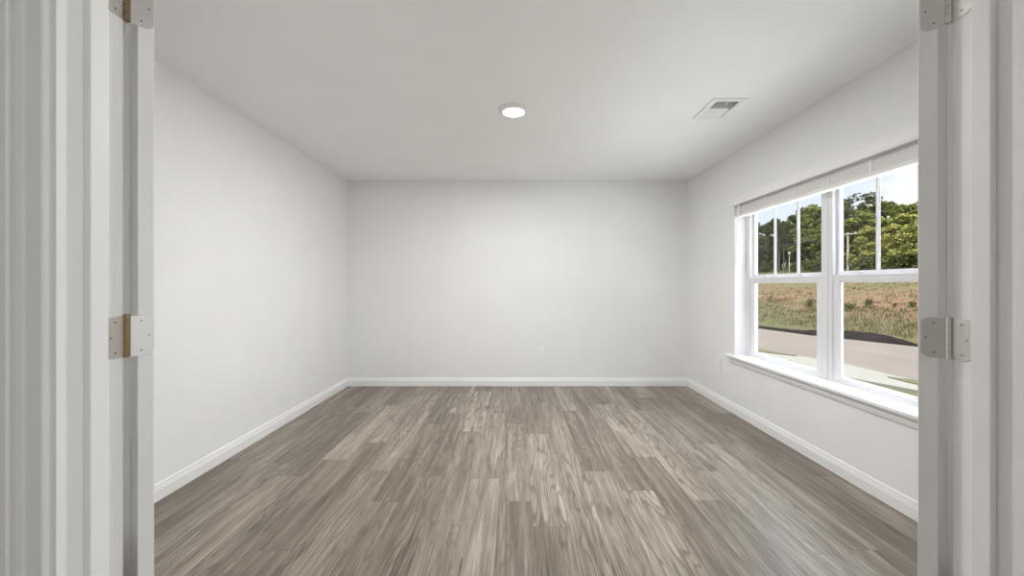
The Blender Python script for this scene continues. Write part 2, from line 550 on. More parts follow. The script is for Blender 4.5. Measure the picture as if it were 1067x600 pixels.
def casing(name, yface, ydir, reveal):
    """moulded casing round the doorway on one face of the wall"""
    b = MB()
    for xj, sx in ((JL - reveal, -1), (JR + reveal, 1)):
        n = len(CAS)
        vs = [(xj + sx * a, yface + ydir * d, 0.0) for a, d in CAS] + [(xj + sx * a, yface + ydir * d, DH + reveal + a) for a, d in CAS]
        fs = [(i, (i + 1) % n, n + (i + 1) % n, n + i) for i in range(n)] + [tuple(range(n))[::-1], tuple(range(n, 2 * n))]
        b.add(vs, fs)
    n = len(CAS)
    vs = [(JL - reveal - a, yface + ydir * d, DH + reveal + a) for a, d in CAS] + [(JR + reveal + a, yface + ydir * d, DH + reveal + a) for a, d in CAS]
    fs = [(i, (i + 1) % n, n + (i + 1) % n, n + i) for i in range(n)]
    b.add(vs, fs)
    return structure(b.build(name, M_jamb))


casing('trim_1', YH, -1, 0.0125)
casing('trim_2', YR, 1, 0.006)

# the two doors, folded back into the room -----------------------------
ANGLE = {-1: math.radians(49), 1: math.radians(53)}     # beyond a right angle
HINGE_Y = 0.872


def door(name, hx, side, t0, t1):
    """side = -1 left door, +1 right door; t0..t1 = slab faces measured from the hinge pin"""
    ca, sa = math.cos(ANGLE[side]), math.sin(ANGLE[side])
    uu = Vector((side * sa, ca, 0))
    vv = Vector((-side * ca, sa, 0))
    M = Matrix(((uu.x, vv.x, 0, hx), (uu.y, vv.y, 0, HINGE_Y), (0, 0, 1, 0), (0, 0, 0, 1)))
    b = MB()
    g, Wd, z0, z1 = 0.0015, 0.904, 0.012, 2.035
    st = 0.115
    rails = [(z0, z0 + 0.22), (0.86, 1.04), (z1 - 0.12, z1)]
    b.box(g, g + st, t0, t1, z0, z1, M=M)
    b.box(g + Wd - st, g + Wd, t0, t1, z0, z1, M=M)
    for a, c in rails:
        b.box(g + st, g + Wd - st, t0, t1, a, c, M=M)
    for a, c in ((z0 + 0.22, 0.86), (1.04, z1 - 0.12)):
        b.box(g + st, g + Wd - st, t0 + 0.003, t1 - 0.003, a, c, M=M)
        b.box(g + st + 0.05, g + Wd - st - 0.05, t0 + 0.002, t1 - 0.002, a + 0.05, c - 0.05, M=M)
    return structure(b.build(name, M_door, bevel=0.0015)), M


HXL, HXR = -0.861, 0.961
door_l, ML = door('door_1', HXL, -1, 0.0175, 0.0450)
door_r, MR = door('door_2', HXR, 1, 0.0170, 0.0490)

# hinges ----------------------------------------------------------------


def leaf_outline(w0, w1, hh, r=0.0145):
    """plate from the pin outwards; outer corners rounded"""
    pts = [(w0, -hh), (w1 - r, -hh)]
    for k in range(1, 7):
        a = -math.pi / 2 + k * math.pi / 12
        pts.append((w1 - r + r * math.cos(a), -hh + r + r * math.sin(a)))
    for k in range(0, 7):
        a = k * math.pi / 12
        pts.append((w1 - r + r * math.cos(a), hh - r + r * math.sin(a)))
    pts.append((w0, hh))
    return pts


def hinge(hx, side, zc, label, pin_mat, jamb_mat, door_mat, mark):
    root = empty('door_hinge', (hx, HINGE_Y, zc - 0.045), label, 'hinge', 'door hinges')
    hh = 0.0455
    ca, sa = math.cos(ANGLE[side]), math.sin(ANGLE[side])
    og = (hx, HINGE_Y, zc - 0.045)
    # jamb leaf: lies on the jamb face, reaching from the pin towards the hall
    jx = (JL if side < 0 else JR)
    n = Vector((-side, 0, 0))                     # towards the opening
    Mj = Matrix(((0, 0, n.x, jx), (-1, 0, 0, HINGE_Y), (0, 1, 0, zc), (0, 0, 0, 1)))
    jl = MB().prism(leaf_outline(0.004, 0.0430, hh), -0.0008, 0.0016, M=Mj).build('jamb_leaf', jamb_mat, root, bevel=0.0004, origin=og)
    # door leaf: lies on the hinge edge of the door
    vv = Vector((-side * ca, sa, 0))
    wn = Vector((-side * sa, -ca, 0))             # out of the door edge, towards the viewer
    base = Vector((hx, HINGE_Y, zc)) - wn * 0.0015
    Md = Matrix(((vv.x, 0, wn.x, base.x), (vv.y, 0, wn.y, base.y), (0, 1, 0, base.z), (0, 0, 0, 1)))
    dl = MB().prism(leaf_outline(0.004, 0.0445, hh), -0.0006, 0.0018, M=Md).build('door_leaf', door_mat, root, bevel=0.0004, origin=og)
    # barrel of five knuckles and the pin
    b = MB()
    z0 = zc - hh
    kh = 2 * hh / 5
    for k in range(5):
        b.tube((hx, HINGE_Y, z0 + k * kh + 0.0006), (hx, HINGE_Y, z0 + (k + 1) * kh - 0.0006), 0.0062, n=18)
    b.tube((hx, HINGE_Y, z0 - 0.001), (hx, HINGE_Y, z0 + 2 * hh + 0.0012), 0.0048, n=14)
    b.build('barrel', pin_mat, root, smooth=False, origin=og)
    b = MB()
    b.lathe([(0.0005, 0.0040), (0.0040, 0.0034), (0.0062, 0.0016), (0.0062, 0.0)], c=(hx, HINGE_Y, zc + hh), n=16)
    b.build('pin_head', pin_mat, root, origin=og)
    # six countersunk screws
    for Mx, far in ((Mj, 0.0335), (Md, 0.036)):
        for a, z in ((0.0235, 0.0330), (far, 0.0), (0.0235, -0.0330)):
            s = MB()
            top = 0.0021
            s.tube((a, z, 0.0014), (a, z, top), 0.0040, 0.0036, n=14, M=Mx)
            s.box(a - 0.0021, a + 0.0021, z - 0.0007, z + 0.0007, top - 0.0002, top + 0.00015, mi=1, M=Mx)
            s.box(a - 0.0007, a + 0.0007, z - 0.0021, z + 0.0021, top - 0.0002, top + 0.00018, mi=1, M=Mx)
            s.build('screw', [M_nickel, M_dark], root, origin=og)
    if mark:
        Mx = Md if mark == 'door' else Mj
        s = MB()
        for r_, z_ in ((0.0034, 0.0185),):
            prof = [(r_ - 0.0005, 0.0), (r_ - 0.0005, 0.0004), (r_ + 0.0005, 0.0004), (r_ + 0.0005, 0.0)]
            Mt = Mx @ Matrix.Translation((0.0235, z_, 0.0016 if mark != 'door' else 0.0018))
            s.lathe(prof, n=18, M=Mt)
            s.box(-0.0015, 0.0015, -0.0004, 0.0004, 0, 0.0003, M=Mt)
        s.build('stamp', M_nickel, root, origin=og)
    return root


hinge(HXL, -1, 1.0835, 'middle hinge on the left door, bright nickel leaf with a bronze barrel', M_bronze, M_nickel, M_bright, 'door')
hinge(HXL, -1, 1.8265, 'top hinge on the left door, cut by the top of the photo, gold-brown barrel', M_bronze, M_nickel, M_nickel, None)
hinge(HXR, 1, 1.0785, 'middle hinge on the right door beside the window, flat grey nickel leaves', M_barrel, M_nickel, M_nickel, 'jamb')
hinge(HXR, 1, 1.8225, 'top hinge on the right door, cut by the top of the photo, dull grey leaves', M_barrel, M_nickel, M_nickel, None)

# ------------------------------------------------------------------ window
FX0, FX1 = 2.155, 2.236       # frame depth
YM = (OY0 + OY1) / 2          # line where the two units meet
FW = 0.042                    # frame face width
SILL = 0.545


def window_unit(name, ya, yb):
    """one double-hung unit between ya (near) and yb (far)"""
    z0, z1 = SILL, OZ1
    b = MB()
    b.box(FX0, FX1, ya, ya + FW, z0, z1)
    b.box(FX0, FX1, yb - FW, yb, z0, z1)
    b.box(FX0, FX1, ya + FW, yb - FW, z1 - FW, z1)
    b.box(FX0, FX1, ya + FW, yb - FW, z0 - 0.02, z0 + 0.017)
    # parting ribs that make the sash tracks
    for yy, s in ((ya + FW, 1), (yb - FW, -1)):
        b.box(2.186, 2.190, yy, yy + s * 0.008, z0 + 0.017, z1 - FW)
        b.box(FX0, 2.159, yy, yy + s * 0.007, z0 + 0.017, z1 - FW)
    w = structure(b.build(name, M_vinyl, bevel=0.0015))
    a, c = ya + FW, yb - FW
    # lower sash, inner track
    st, zb, zt, gt, gb = 0.055, z0 + 0.017, 1.266, 1.222, 0.585
    b = MB()
    b.box(2.160, 2.184, a, a + st, zb, zt)
    b.box(2.160, 2.184, c - st, c, zb, zt)
    b.box(2.160, 2.184, a + st, c - st, gt, zt)
    b.box(2.160, 2.184, a + st, c - st, zb, gb)
    b.box(2.156, 2.160, a + st, c - st, zt - 0.012, zt - 0.003)      # finger lip
    # glazing bead
    for y0_, y1_, q0, q1 in ((a + st, a + st + 0.008, gb, gt), (c - st - 0.008, c - st, gb, gt),
                             (a + st, c - st, gt - 0.007, gt), (a + st, c - st, gb, gb + 0.006)):
        b.box(2.166, 2.180, y0_, y1_, q0, q1)
    ls = b.build('lower_sash', M_vinyl, w, bevel=0.0012)
    MB().box(2.171, 2.174, a + st - 0.004, c - st + 0.004, gb - 0.004, gt + 0.004).build('glass', M_glass, ls)
    for q in (0.25, 0.75):
        yl = a + (c - a) * q
        k = MB()
        k.box(2.162, 2.186, yl - 0.030, yl + 0.030, zt, zt + 0.008)
        k.tube((2.174, yl, zt + 0.008), (2.174, yl, zt + 0.018), 0.011, 0.009, n=14)
        k.box(2.158, 2.176, yl - 0.006, yl + 0.020, zt + 0.011, zt + 0.018)
        k.build('sash_lock', M_vinyl, ls, bevel=0.0012)
    # upper sash, outer track
    st, zb, zt, gb, gt = 0.020, 1.246, z1 - FW, 1.290, z1 - FW - 0.03
    b = MB()
    b.box(2.191, 2.214, a, a + st, zb, zt)
    b.box(2.191, 2.214, c - st, c, zb, zt)
    b.box(2.191, 2.214, a + st, c - st, zb, gb)
    b.box(2.191, 2.214, a + st, c - st, gt, zt)
    us = b.build('upper_sash', M_vinyl, w, bevel=0.0012)
    MB().box(2.199, 2.202, a + st - 0.004, c - st + 0.004, gb - 0.004, gt + 0.004).build('glass', M_glass, us)
    gw = (c - a - 2 * st)
    for k in (1, 2):
        ym = a + st + gw * k / 3
        mb = MB()
        mb.prism([(2.192, ym - 0.006), (2.192, ym + 0.006), (2.1985, ym + 0.0095), (2.1985, ym - 0.0095)], gb, gt)
        mb.prism([(2.2025, ym - 0.0095), (2.2025, ym + 0.0095), (2.209, ym + 0.006), (2.209, ym - 0.006)], gb, gt)
        mb.build('muntin', M_vinyl, us)
    return w


window_unit('window_1', YM + 0.0005, OY1)
window_unit('window_2', OY0, YM - 0.0005)
structure(MB().box(FX0 - 0.004, FX0, YM - 0.010, YM + 0.010, SILL, OZ1).build('trim_3', M_vinyl, bevel=0.001))

# stool and apron under the window
b = MB()
b.box(1.995, FX0 - 0.0, OY0, OY1, OZ0, SILL)
b.box(1.995, XR, OY0 - 0.105, OY0, OZ0, SILL)
b.box(1.995, XR, OY1, OY1 + 0.105, OZ0, SILL)
structure(b.build('trim_4', M_trim, bevel=0.003))
b = MB()
AP = [(0, 0.525), (0.030, 0.525), (0.030, 0.516), (0.021, 0.507), (0.019, 0.490), (0.015, 0.478), (0.010, 0.466), (0, 0.462)]
n = len(AP)
vs = [(XR - a, OY0 - 0.075, z) for a, z in AP] + [(XR - a, OY1 + 0.075, z) for a, z in AP]
b.add(vs, [(i, (i + 1) % n, n + (i + 1) % n, n + i) for i in range(n)] + [tuple(range(n))[::-1], tuple(range(n, 2 * n))])
structure(b.build('trim_5', M_trim))

# raised blind in the window head ----------------------------------------
BY0, BY1 = OY0 + 0.006, OY1 - 0.006
og = (2.02, YM, 1.822)
bl = empty('window_blind', og, 'white blind drawn up under its valance across both windows', 'blind')
b = MB()
VP = [(1.995, 1.925), (1.993, 1.935), (1.996, 1.945), (1.996, 1.985), (1.992, 1.995), (1.992, 2.004), (2.006, 2.004), (2.006, 1.925)]
nn = len(VP)
vs = [(x, BY0, z) for x, z in VP] + [(x, BY1, z) for x, z in VP]
b.add(vs, [(i, (i + 1) % nn, nn + (i + 1) % nn, nn + i) for i in range(nn)] + [tuple(range(nn))[::-1], tuple(range(nn, 2 * nn))])
for ya, yb in ((BY0, BY0 + 0.012), (BY1 - 0.012, BY1)):
    b.box(2.006, XR + 0.01, ya, yb, 1.925, OZ1 - 0.001)
b.build('valance', M_rail, bl, origin=og)
MB().box(2.050, 2.105, BY0 + 0.004, BY1 - 0.004, 1.935, OZ1 - 0.001).build('headrail', M_rail, bl, origin=og)
b = MB()
rng = random.Random(5)
z = 1.8455
ns = 25
for k in range(ns):
    j = rng.uniform(-0.0012, 0.0012)
    b.box(2.048 + j, 2.098 + j, BY0 + 0.004, BY1 - 0.004, z, z + 0.0029)
    z += 0.00355
b.build('slats', M_blind, bl, origin=og)
MB().box(2.046, 2.100, BY0 + 0.004, BY1 - 0.004, 1.822, 1.8445).build('bottom_rail', M_rail, bl, bevel=0.003, origin=og)
for ty in (3.59, 3.205, 2.885, 2.574, 2.267, 1.95):
    b = MB()
    b.box(2.0447, 2.0458, ty - 0.009, ty + 0.009, 1.838, 1.940)
    b.build('ladder_tape', M_tape, bl, origin=og)
b = MB()
b.tube((2.022, 3.555, 1.930), (2.024, 3.600, 1.62), 0.0042, n=8)
b.tube((2.024, 3.600, 1.62), (2.026, 3.625, 1.385), 0.0042, 0.0050, n=8)
b.tube((2.022, 3.555, 1.930), (2.055, 3.553, 1.945), 0.002, n=6)
b.build('tilt_wand', M_tape, bl, origin=og)

# ------------------------------------------------------------------ ceiling light
LX, LY = -0.012, 2.792
og = (LX, LY, H)
lt = empty('recessed_ceiling_light', og, 'round white disc light, lit, in the middle of the ceiling', 'ceiling light')
b = MB()
b.lathe([(0.112, 0.0), (0.112, -0.004), (0.106, -0.009), (0.092, -0.012), (0.082, -0.019), (0.078, -0.0205), (0.0765, -0.0185), (0.0765, -0.002)], c=(LX, LY, H), n=56)
b.build('trim_ring', M_ring, lt, smooth=True, origin=og)
b = MB()
b.lathe([(0.0764, -0.0170), (0.0600, -0.0205), (0.0350, -0.0225), (0.0005, -0.0230)], c=(LX, LY, H), n=48)
b.build('lens', M_lens, lt, smooth=True, origin=og)
ld = bpy.data.lights.new('led', 'AREA')
ld.shape = 'DISK'
ld.size = 0.14
ld.energy = ROOM_LAMP_W
ld.color = (0.99, 0.99, 0.985)
lo = bpy.data.objects.new('led', ld)
lo.parent = lt
lo.location = (0, 0, -0.026)
COL.objects.link(lo)

# unseen hall lamp behind the viewer, added to light the hall side
og = (0.0, -1.3, H)
hl = empty('added_hall_light', og, 'added disc light on the hall ceiling, unseen, lighting the doorway', 'ceiling light')
b = MB()
b.lathe([(0.112, 0.0), (0.112, -0.004), (0.106, -0.009), (0.092, -0.012), (0.082, -0.019), (0.078, -0.0205), (0.0765, -0.0185), (0.0765, -0.002)], c=og, n=40)
b.build('trim_ring', M_ring, hl, smooth=True, origin=og)
b = MB()
b.lathe([(0.0764, -0.0170), (0.0600, -0.0205), (0.0350, -0.0225), (0.0005, -0.0230)], c=og, n=40)
b.build('lens', M_lens, hl, smooth=True, origin=og)
hd = bpy.data.lights.new('hall_fill_led', 'AREA')
hd.shape = 'DISK'
hd.size = 0.14
hd.energy = ADDED_HALL_LAMP_W
hd.color = (1.0, 0.97, 0.94)
ho = bpy.data.objects.new('hall_fill_led', hd)
ho.parent = hl
ho.location = (0, 0, -0.03)
COL.objects.link(ho)

# ------------------------------------------------------------------ ceiling air register
og = (1.436, 2.775, H)
vt = empty('ceiling_vent', og, 'white louvred air vent in the ceiling near the window wall', 'vent')
PX0, PX1, PY0, PY1 = 1.318, 1.554, 2.615, 2.932
b = MB()
zz = H - 0.007
b.box(PX0, VX0, PY0, PY1, zz, H)
b.box(VX1, PX1, PY0, PY1, zz, H)
b.box(VX0, VX1, PY0, VY0, zz, H)
b.box(VX0, VX1, VY1, PY1, zz, H)
b.build('face_plate', M_vent, vt, bevel=0.003, origin=og)
b = MB()
e = 0.001
b.box(VX0 + e, VX0 + 2 * e, VY0 + e, VY1 - e, H - 0.003, H + 0.16)
b.box(VX1 - 2 * e, VX1 - e, VY0 + e, VY1 - e, H - 0.003, H + 0.16)
b.box(VX0 + e, VX1 - e, VY0 + e, VY0 + 2 * e, H - 0.003, H + 0.16)
b.box(VX0 + e, VX1 - e, VY1 - 2 * e, VY1 - e, H - 0.003, H + 0.16)
b.box(VX0 + e, VX1 - e, VY0 + e, VY1 - e, H + 0.16, H + 0.165)
b.build('duct', M_duct, vt, origin=og)
NL = 14
for k in range(NL):
    yc = VY0 + (VY1 - VY0) * (k + 0.5) / NL
    lean = 0.011 if k < NL / 2 else -0.019
    b = MB()
    p = [(yc - lean * 0.5, H - 0.005), (yc + lean * 0.5, H + 0.011)]
    th = 0.0009
    vs = []
    for xx in (VX0 + 0.003, VX1 - 0.003):
        for (yy, zz_) in p:
            vs += [(xx, yy - th, zz_), (xx, yy + th, zz_)]
    b.add(vs, [(0, 1, 3, 2), (4, 6, 7, 5), (0, 4, 5, 1), (2, 3, 7, 6), (0, 2, 6, 4), (1, 5, 7, 3)])
    b.build('louvre', M_vent, vt, origin=og)
b = MB()
b.box((VX0 + VX1) / 2 - 0.0035, (VX0 + VX1) / 2 + 0.0035, VY0 - 0.004, VY0 + 0.03, H - 0.010, H - 0.0045)
b.build('damper_lever', M_vent, vt, bevel=0.001, origin=og)

# ------------------------------------------------------------------ outlets


def outlet(origin, M, label):
    r = empty('wall_outlet', origin, label, 'outlet', 'wall outlets')
    hw, hh = 0.040, 0.062
    MB().box(-hw, hw, 0, 0.0055, -hh, hh, M=M).build('cover_plate', M_plate, r, bevel=0.002)
    for s in (1, -1):
        b = MB()
        zc = s * 0.0195
        pts = []
        for k in range(24):
            a = 2 * math.pi * k / 24
            pts.append((0.0172 * math.cos(a), max(-0.0135, min(0.0135, 0.0172 * math.sin(a)))))
        Mr = M @ Matrix(((1, 0, 0, 0), (0, 0, 1, 0), (0, 1, 0, zc), (0, 0, 0, 1)))
        b.prism(pts, 0.0045, 0.0075, M=Mr)
        b.box(-0.0075, -0.0055, 0.0072, 0.0077, zc - 0.001, zc + 0.0065, mi=1, M=M)
        b.box(0.0055, 0.0075, 0.0072, 0.0077, zc + 0.000, zc + 0.0060, mi=1, M=M)
        b.box(-0.002, 0.002, 0.0072, 0.0077, zc - 0.0085, zc - 0.005, mi=1, M=M)
        b.build('receptacle', [M_plate, M_slot], r)
    b = MB()
    Ms = M @ Matrix(((1, 0, 0, 0), (0, 0, 1, 0), (0, 1, 0, 0), (0, 0, 0, 1)))
    b.tube((0, 0, 0.005), (0, 0, 0.0068), 0.003, n=12, M=Ms)
    b.build('screw', M_nickel, r)


outlet((0.303, YB, 0.41), Matrix(((1, 0, 0, 0), (0, -1, 0, 0), (0, 0, 1, 0), (0, 0, 0, 1))), 'white double outlet low on the back wall')
outlet((XR, 3.945, 0.398), Matrix(((0, -1, 0, 0), (1, 0, 0, 0), (0, 0, 1, 0), (0, 0, 0, 1))), 'white outlet on the window wall below the far end of the sill')

# ------------------------------------------------------------------ outdoors
GZ = -1.0


def kerb_x(y):
    """far edge of the road"""
    ys, xs = (8.0, 13.4, 14.9, 16.4, 17.2, 20.1, 30.0), (15.8, 14.65, 14.1, 13.4, 12.95, 12.35, 11.2)
    return float(np.interp(y, ys, xs))


def gz(x, y):
    s = min(x, 52.0) - kerb_x(y) - 0.5
    return GZ + 0.128 * max(0.0, s) + max(0.0, x - 52.0) * 0.12


def at_px(px, py):
    """ground point seen at photograph pixel (px, py)"""
    k = px - VX
    lo_, hi_ = 4.0, 60.0
    for _ in range(50):
        mid = (lo_ + hi_) / 2
        y = VY + (CZ - gz(mid, mid * F / k)) * k / mid
        if y > py:
            lo_ = mid
        else:
            hi_ = mid
    return lo_, lo_ * F / k


def slab(name, poly, z0, z1, mat, label):
    return structure(MB().prism(poly, z0, z1).build(name, mat), label)


structure(MB().box(2.24, 7.4, -20, 60, GZ - 0.3, GZ).build('bounce_bed', M_bounce), 'added pale ground along the house wall, unseen, reflecting light indoors')  # added out of view to bounce sunlight up onto the ceiling
structure(MB().box(7.4, 8.9, -20, 60, GZ - 0.4, GZ - 0.02).build('lawn', M_lawn), 'mown lawn between the house and the pavement')
slab('road', [(8.1, 60), (8.1, 13.2), (8.65, 12.0), (9.0, 10.8), (9.0, 8.8), (9.2, -20), (22.0, -20), (14.6, 13.4), (13.3, 16.4), (12.9, 17.2), (12.3, 20.1), (11.2, 30), (10.6, 60)], GZ - 0.3, GZ, M_road, 'pinkish grey road beyond the window')
slab('pavement', [(7.55, 60), (7.55, 9.9), (7.85, 9.2), (8.25, 8.2), (8.5, 7.2), (8.6, -20), (9.3, -20), (9.1, 8.8), (9.1, 10.8), (8.75, 12.0), (8.05, 12.7), (7.95, 14), (7.9, 60)], GZ - 0.3, GZ + 0.03, M_conc, 'pale concrete pavement and drive mouth')
slab('verge', [(7.85, 60), (7.85, 13.0), (8.10, 12.5), (8.55, 12.0), (8.62, 12.05), (8.3, 13.0), (8.25, 14), (8.25, 60)], GZ - 0.3, GZ + 0.05, M_lawn, 'strip of dry grass between pavement and road')
slab('verge', [(8.75, 9.25), (9.0, 9.0), (9.15, 8.6), (9.25, -20), (9.05, -20), (8.8, 8.0), (8.72, 8.7)], GZ - 0.3, GZ + 0.05, M_lawn, 'strip of dry grass right of the drive mouth')

# meadow as a sloping grid
b = MB()
gx = [10.0, 11, 12.0, 12.5, 13.0, 13.5, 14.0, 14.5, 15, 15.5, 16, 17, 18, 20, 23, 26, 30, 34, 38, 42, 46, 52, 60, 80, 120, 200]
gy = [-20 + 5 * k for k in range(5)] + [6, 7, 8, 9, 10, 11, 12, 13, 14, 15, 16, 17, 18, 19, 20, 22, 24, 26, 28, 30] + [35 + 5 * k for k in range(26)]
rng = random.Random(3)
vs = []
for x in gx:
    for y in gy:
        dz = rng.uniform(-0.08, 0.08) if 17 < x < 100 else 0
        vs.append((x, y, gz(x, y) + dz - (0.04 if x <= kerb_x(y) + 0.4 else 0)))
ny = len(gy)
fs = [(i * ny + j, (i + 1) * ny + j, (i + 1) * ny + j + 1, i * ny + j + 1) for i in range(len(gx) - 1) for j in range(ny - 1)]
b.add(vs, fs)
structure(b.build('meadow', M_meadow, smooth=True), 'sloping field of dry grass and red earth')

# black soil heaped along the far kerb of the road
line = [(27.0, 11.5, 0.12, 0.7), (23.0, 11.9, 0.14, 0.7), (20.1, 12.3, 0.16, 0.75), (18.4, 12.6, 0.18, 0.8), (17.2, 12.9, 0.26, 1.0), (16.4, 13.3, 0.33, 1.18), (15.6, 13.6, 0.33, 1.5),
        (15.0, 13.95, 0.24, 1.18), (14.5, 14.2, 0.10, 0.9), (13.8, 14.5, 0.07, 0.5), (12.5, 14.9, 0.06, 0.4), (10.0, 15.5, 0.05, 0.4)]
rows = []
rng = random.Random(8)
pts = []
for (y0_, x0_, h0_, w0_), (y1_, x1_, h1_, w1_) in zip(line[:-1], line[1:]):
    for k in range(8):
        q = k / 8
        pts.append((y0_ + (y1_ - y0_) * q, x0_ + (x1_ - x0_) * q, h0_ + (h1_ - h0_) * q, w0_ + (w1_ - w0_) * q))
pts.append(line[-1])
b = MB()
vs = []
NP = 9
for (yy, xx, hh, ww) in pts:
    for k in range(NP):
        q = k / (NP - 1)
        zz = gz(xx + ww * q, yy) - 0.06 + hh * math.sin(math.pi * min(1, q * 1.15 + 0.0)) ** 0.8 * (0.85 + 0.3 * rng.random()) if 0 < k < NP - 1 else gz(xx + ww * q, yy) - 0.08
        vs.append((xx + ww * q, yy, zz))
b.add(vs, [(i * NP + j, (i + 1) * NP + j, (i + 1) * NP + j + 1, i * NP + j + 1) for i in range(len(pts) - 1) for j in range(NP - 1)])
tag(b.build('soil_mound', M_berm, smooth=True), 'low black bank of soil along the far edge of the road', 'soil')

# wild grass: nobody could count it


def blades(name, n, seed, xr, hr, mat, label, yfac=(0.5, 1.18), clump=5, wid=0.02):
    rg = np.random.default_rng(seed)
    V, Fc = [], []
    for k in range(n):
        x = rg.uniform(*xr)
        y = x / rg.uniform(*yfac)
        if y > 80:
            continue
        s = rg.uniform(*hr)
        if x < kerb_x(y) + 1.5:
            continue
        for c in range(clump):
            ang = rg.uniform(0, math.pi)
            dx, dy = math.cos(ang), math.sin(ang)
            ox, oy = rg.normal(0, 0.12, 2)
            w = wid * rg.uniform(0.7, 1.5)
            lx, ly = rg.normal(0, 0.14, 2) * s
            hh = s * rg.uniform(0.6, 1.15)
            z = gz(x + ox, y + oy) - 0.1
            i = len(V)
            V += [(x + ox - dx * w, y + oy - dy * w, z), (x + ox + dx * w, y + oy + dy * w, z),
                  (x + ox + lx + dx * w * 0.6, y + oy + ly + dy * w * 0.6, z + hh * 0.7), (x + ox + lx * 1.5, y + oy + ly * 1.5, z + hh + 0.1),
                  (x + ox + lx - dx * w * 0.6, y + oy + ly - dy * w * 0.6, z + hh * 0.7)]
            Fc.append((i, i + 1, i + 2, i + 3, i + 4))
    me = bpy.data.meshes.new(name)
    me.from_pydata(V, [], Fc)
    me.materials.append(mat)
    o = bpy.data.objects.new(name, me)
    COL.objects.link(o)
    return tag(o, label, 'grass', kind='stuff')


blades('wild_grass', 1500, 11, (13.6, 20), (0.06, 0.26), M_weed_green, 'green weeds in the lower part of the field beyond the road', wid=0.022)
blades('dry_grass', 1800, 12, (18, 44), (0.05, 0.2), M_weed, 'dry tan grass over the upper part of the field', wid=0.03)

# shrubs and trees -------------------------------------------------------


def leaf_cloud(blobs, n, size, seed, name, mat, flat=0.0):
    """n leaf sprays over a set of ellipsoids (cx, cy, cz, rx, ry, rz)"""
    rg = np.random.default_rng(seed)
    B = np.array(blobs, float)
    wgt = (B[:, 3] * B[:, 4] + B[:, 3] * B[:, 5] + B[:, 4] * B[:, 5])
    idx = rg.choice(len(B), n, p=wgt / wgt.sum())
    d = rg.normal(size=(n, 3))
    d /= np.linalg.norm(d, axis=1)[:, None]
    r = rg.uniform(0.55, 1.06, n) ** 0.6
    C = B[idx, :3] + d * B[idx, 3:] * r[:, None]
    nr = d + rg.normal(size=(n, 3)) * 0.55
    nr[:, 2] += flat
    nr /= np.linalg.norm(nr, axis=1)[:, None]
    ref = rg.normal(size=(n, 3))
    a = np.cross(nr, ref)
    a /= np.linalg.norm(a, axis=1)[:, None]
    c = np.cross(nr, a)
    s = size * rg.uniform(0.6, 1.35, n)[:, None]
    fold = nr * s * 0.25
    V = np.stack([C - a * s, C - c * s * 0.55 + fold, C + a * s, C + c * s * 0.55 + fold], 1).reshape(-1, 3)
    Fc = np.arange(4 * n).reshape(n, 4)
    me = bpy.data.meshes.new(name)
    me.from_pydata(V.tolist(), [], Fc.tolist())
    me.materials.append(mat)
    return me


def tree_proto(kind, seed):
    """unit tree 10 m tall; returns (crown mesh, trunk mesh)"""
    rg = random.Random(seed)
    blobs = []
    tb = MB()
    if kind == 'pine':
        tb.tube((0, 0, -0.6), (0.1, 0, 5.5), 0.17, 0.12, 8)
        tb.tube((0.1, 0, 5.5), (0.0, 0.1, 9.6), 0.12, 0.03, 8)
        for k in range(24):
            z = rg.uniform(5.0, 9.6)
            R = 2.3 * math.sqrt(max(0.06, 1 - ((z - 7.2) / 2.7) ** 2))
            a = rg.uniform(0, 6.28)
            q = rg.uniform(0.3, 1.0) * R
            x, y = q * math.cos(a), q * math.sin(a)
            blobs.append((x, y, z, rg.uniform(0.35, 0.7), rg.uniform(0.35, 0.7), rg.uniform(0.35, 0.6)))
            tb.tube((0.05, 0.05, z - 0.5), (x, y, z), 0.05, 0.015, 5)
        n, size = 1500, 0.17
    else:
        if kind == 'dark':
            zc0, R0, lo_ = 5.6, 1.9, 2.2
        elif kind == 'light':
            zc0, R0, lo_ = 5.2, 2.7, 1.0
        else:
            zc0, R0, lo_ = 5.8, 2.5, 1.8
        tb.tube((0, 0, -0.6), (0.1, 0.05, 4.0), 0.20, 0.14, 8)
        tb.tube((0.1, 0.05, 4.0), (-0.1, 0.1, 8.2), 0.14, 0.03, 8)
        for k in range(30):
            z = rg.uniform(lo_, 9.2)
            q = (z - zc0) / (9.9 - zc0) if z > zc0 else (zc0 - z) / (zc0 - lo_ + 1.5)
            R = R0 * math.sqrt(max(0.05, 1 - q * q))
            a = rg.uniform(0, 6.28)
            d = rg.uniform(0.35, 1.0) * R
            x, y = d * math.cos(a), d * math.sin(a)
            br = rg.uniform(0.6, 1.15) * (0.75 if z > 8 else 1.0)
            blobs.append((x, y, z, br, br, br * rg.uniform(0.6, 0.85)))
            if k % 3 == 0:
                tb.tube((0.05, 0.05, max(1.2, z - 1.6)), (x, y, z), 0.07, 0.02, 5)
        blobs.append((0, 0, 9.2, 0.7, 0.7, 0.8))
        n, size = 3000, 0.26
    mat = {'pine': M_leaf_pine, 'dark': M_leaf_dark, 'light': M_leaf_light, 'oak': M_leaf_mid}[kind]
    crown = leaf_cloud(blobs, n, size, seed, 'crown', mat)
    tmp = tb.build('trunk', M_palebark if kind == 'pine' else M_bark)
    trunk = tmp.data
    bpy.data.objects.remove(tmp)
    return crown, trunk


PROTO = {k: [tree_proto(k, s) for s in ss] for k, ss in {'pine': (1, 2), 'dark': (11, 12), 'oak': (21, 22, 23), 'light': (31, 32, 33)}.items()}
NAMES = {'pine': 'pine_tree', 'dark': 'dark_tree', 'oak': 'oak_tree', 'light': 'pale_green_tree'}


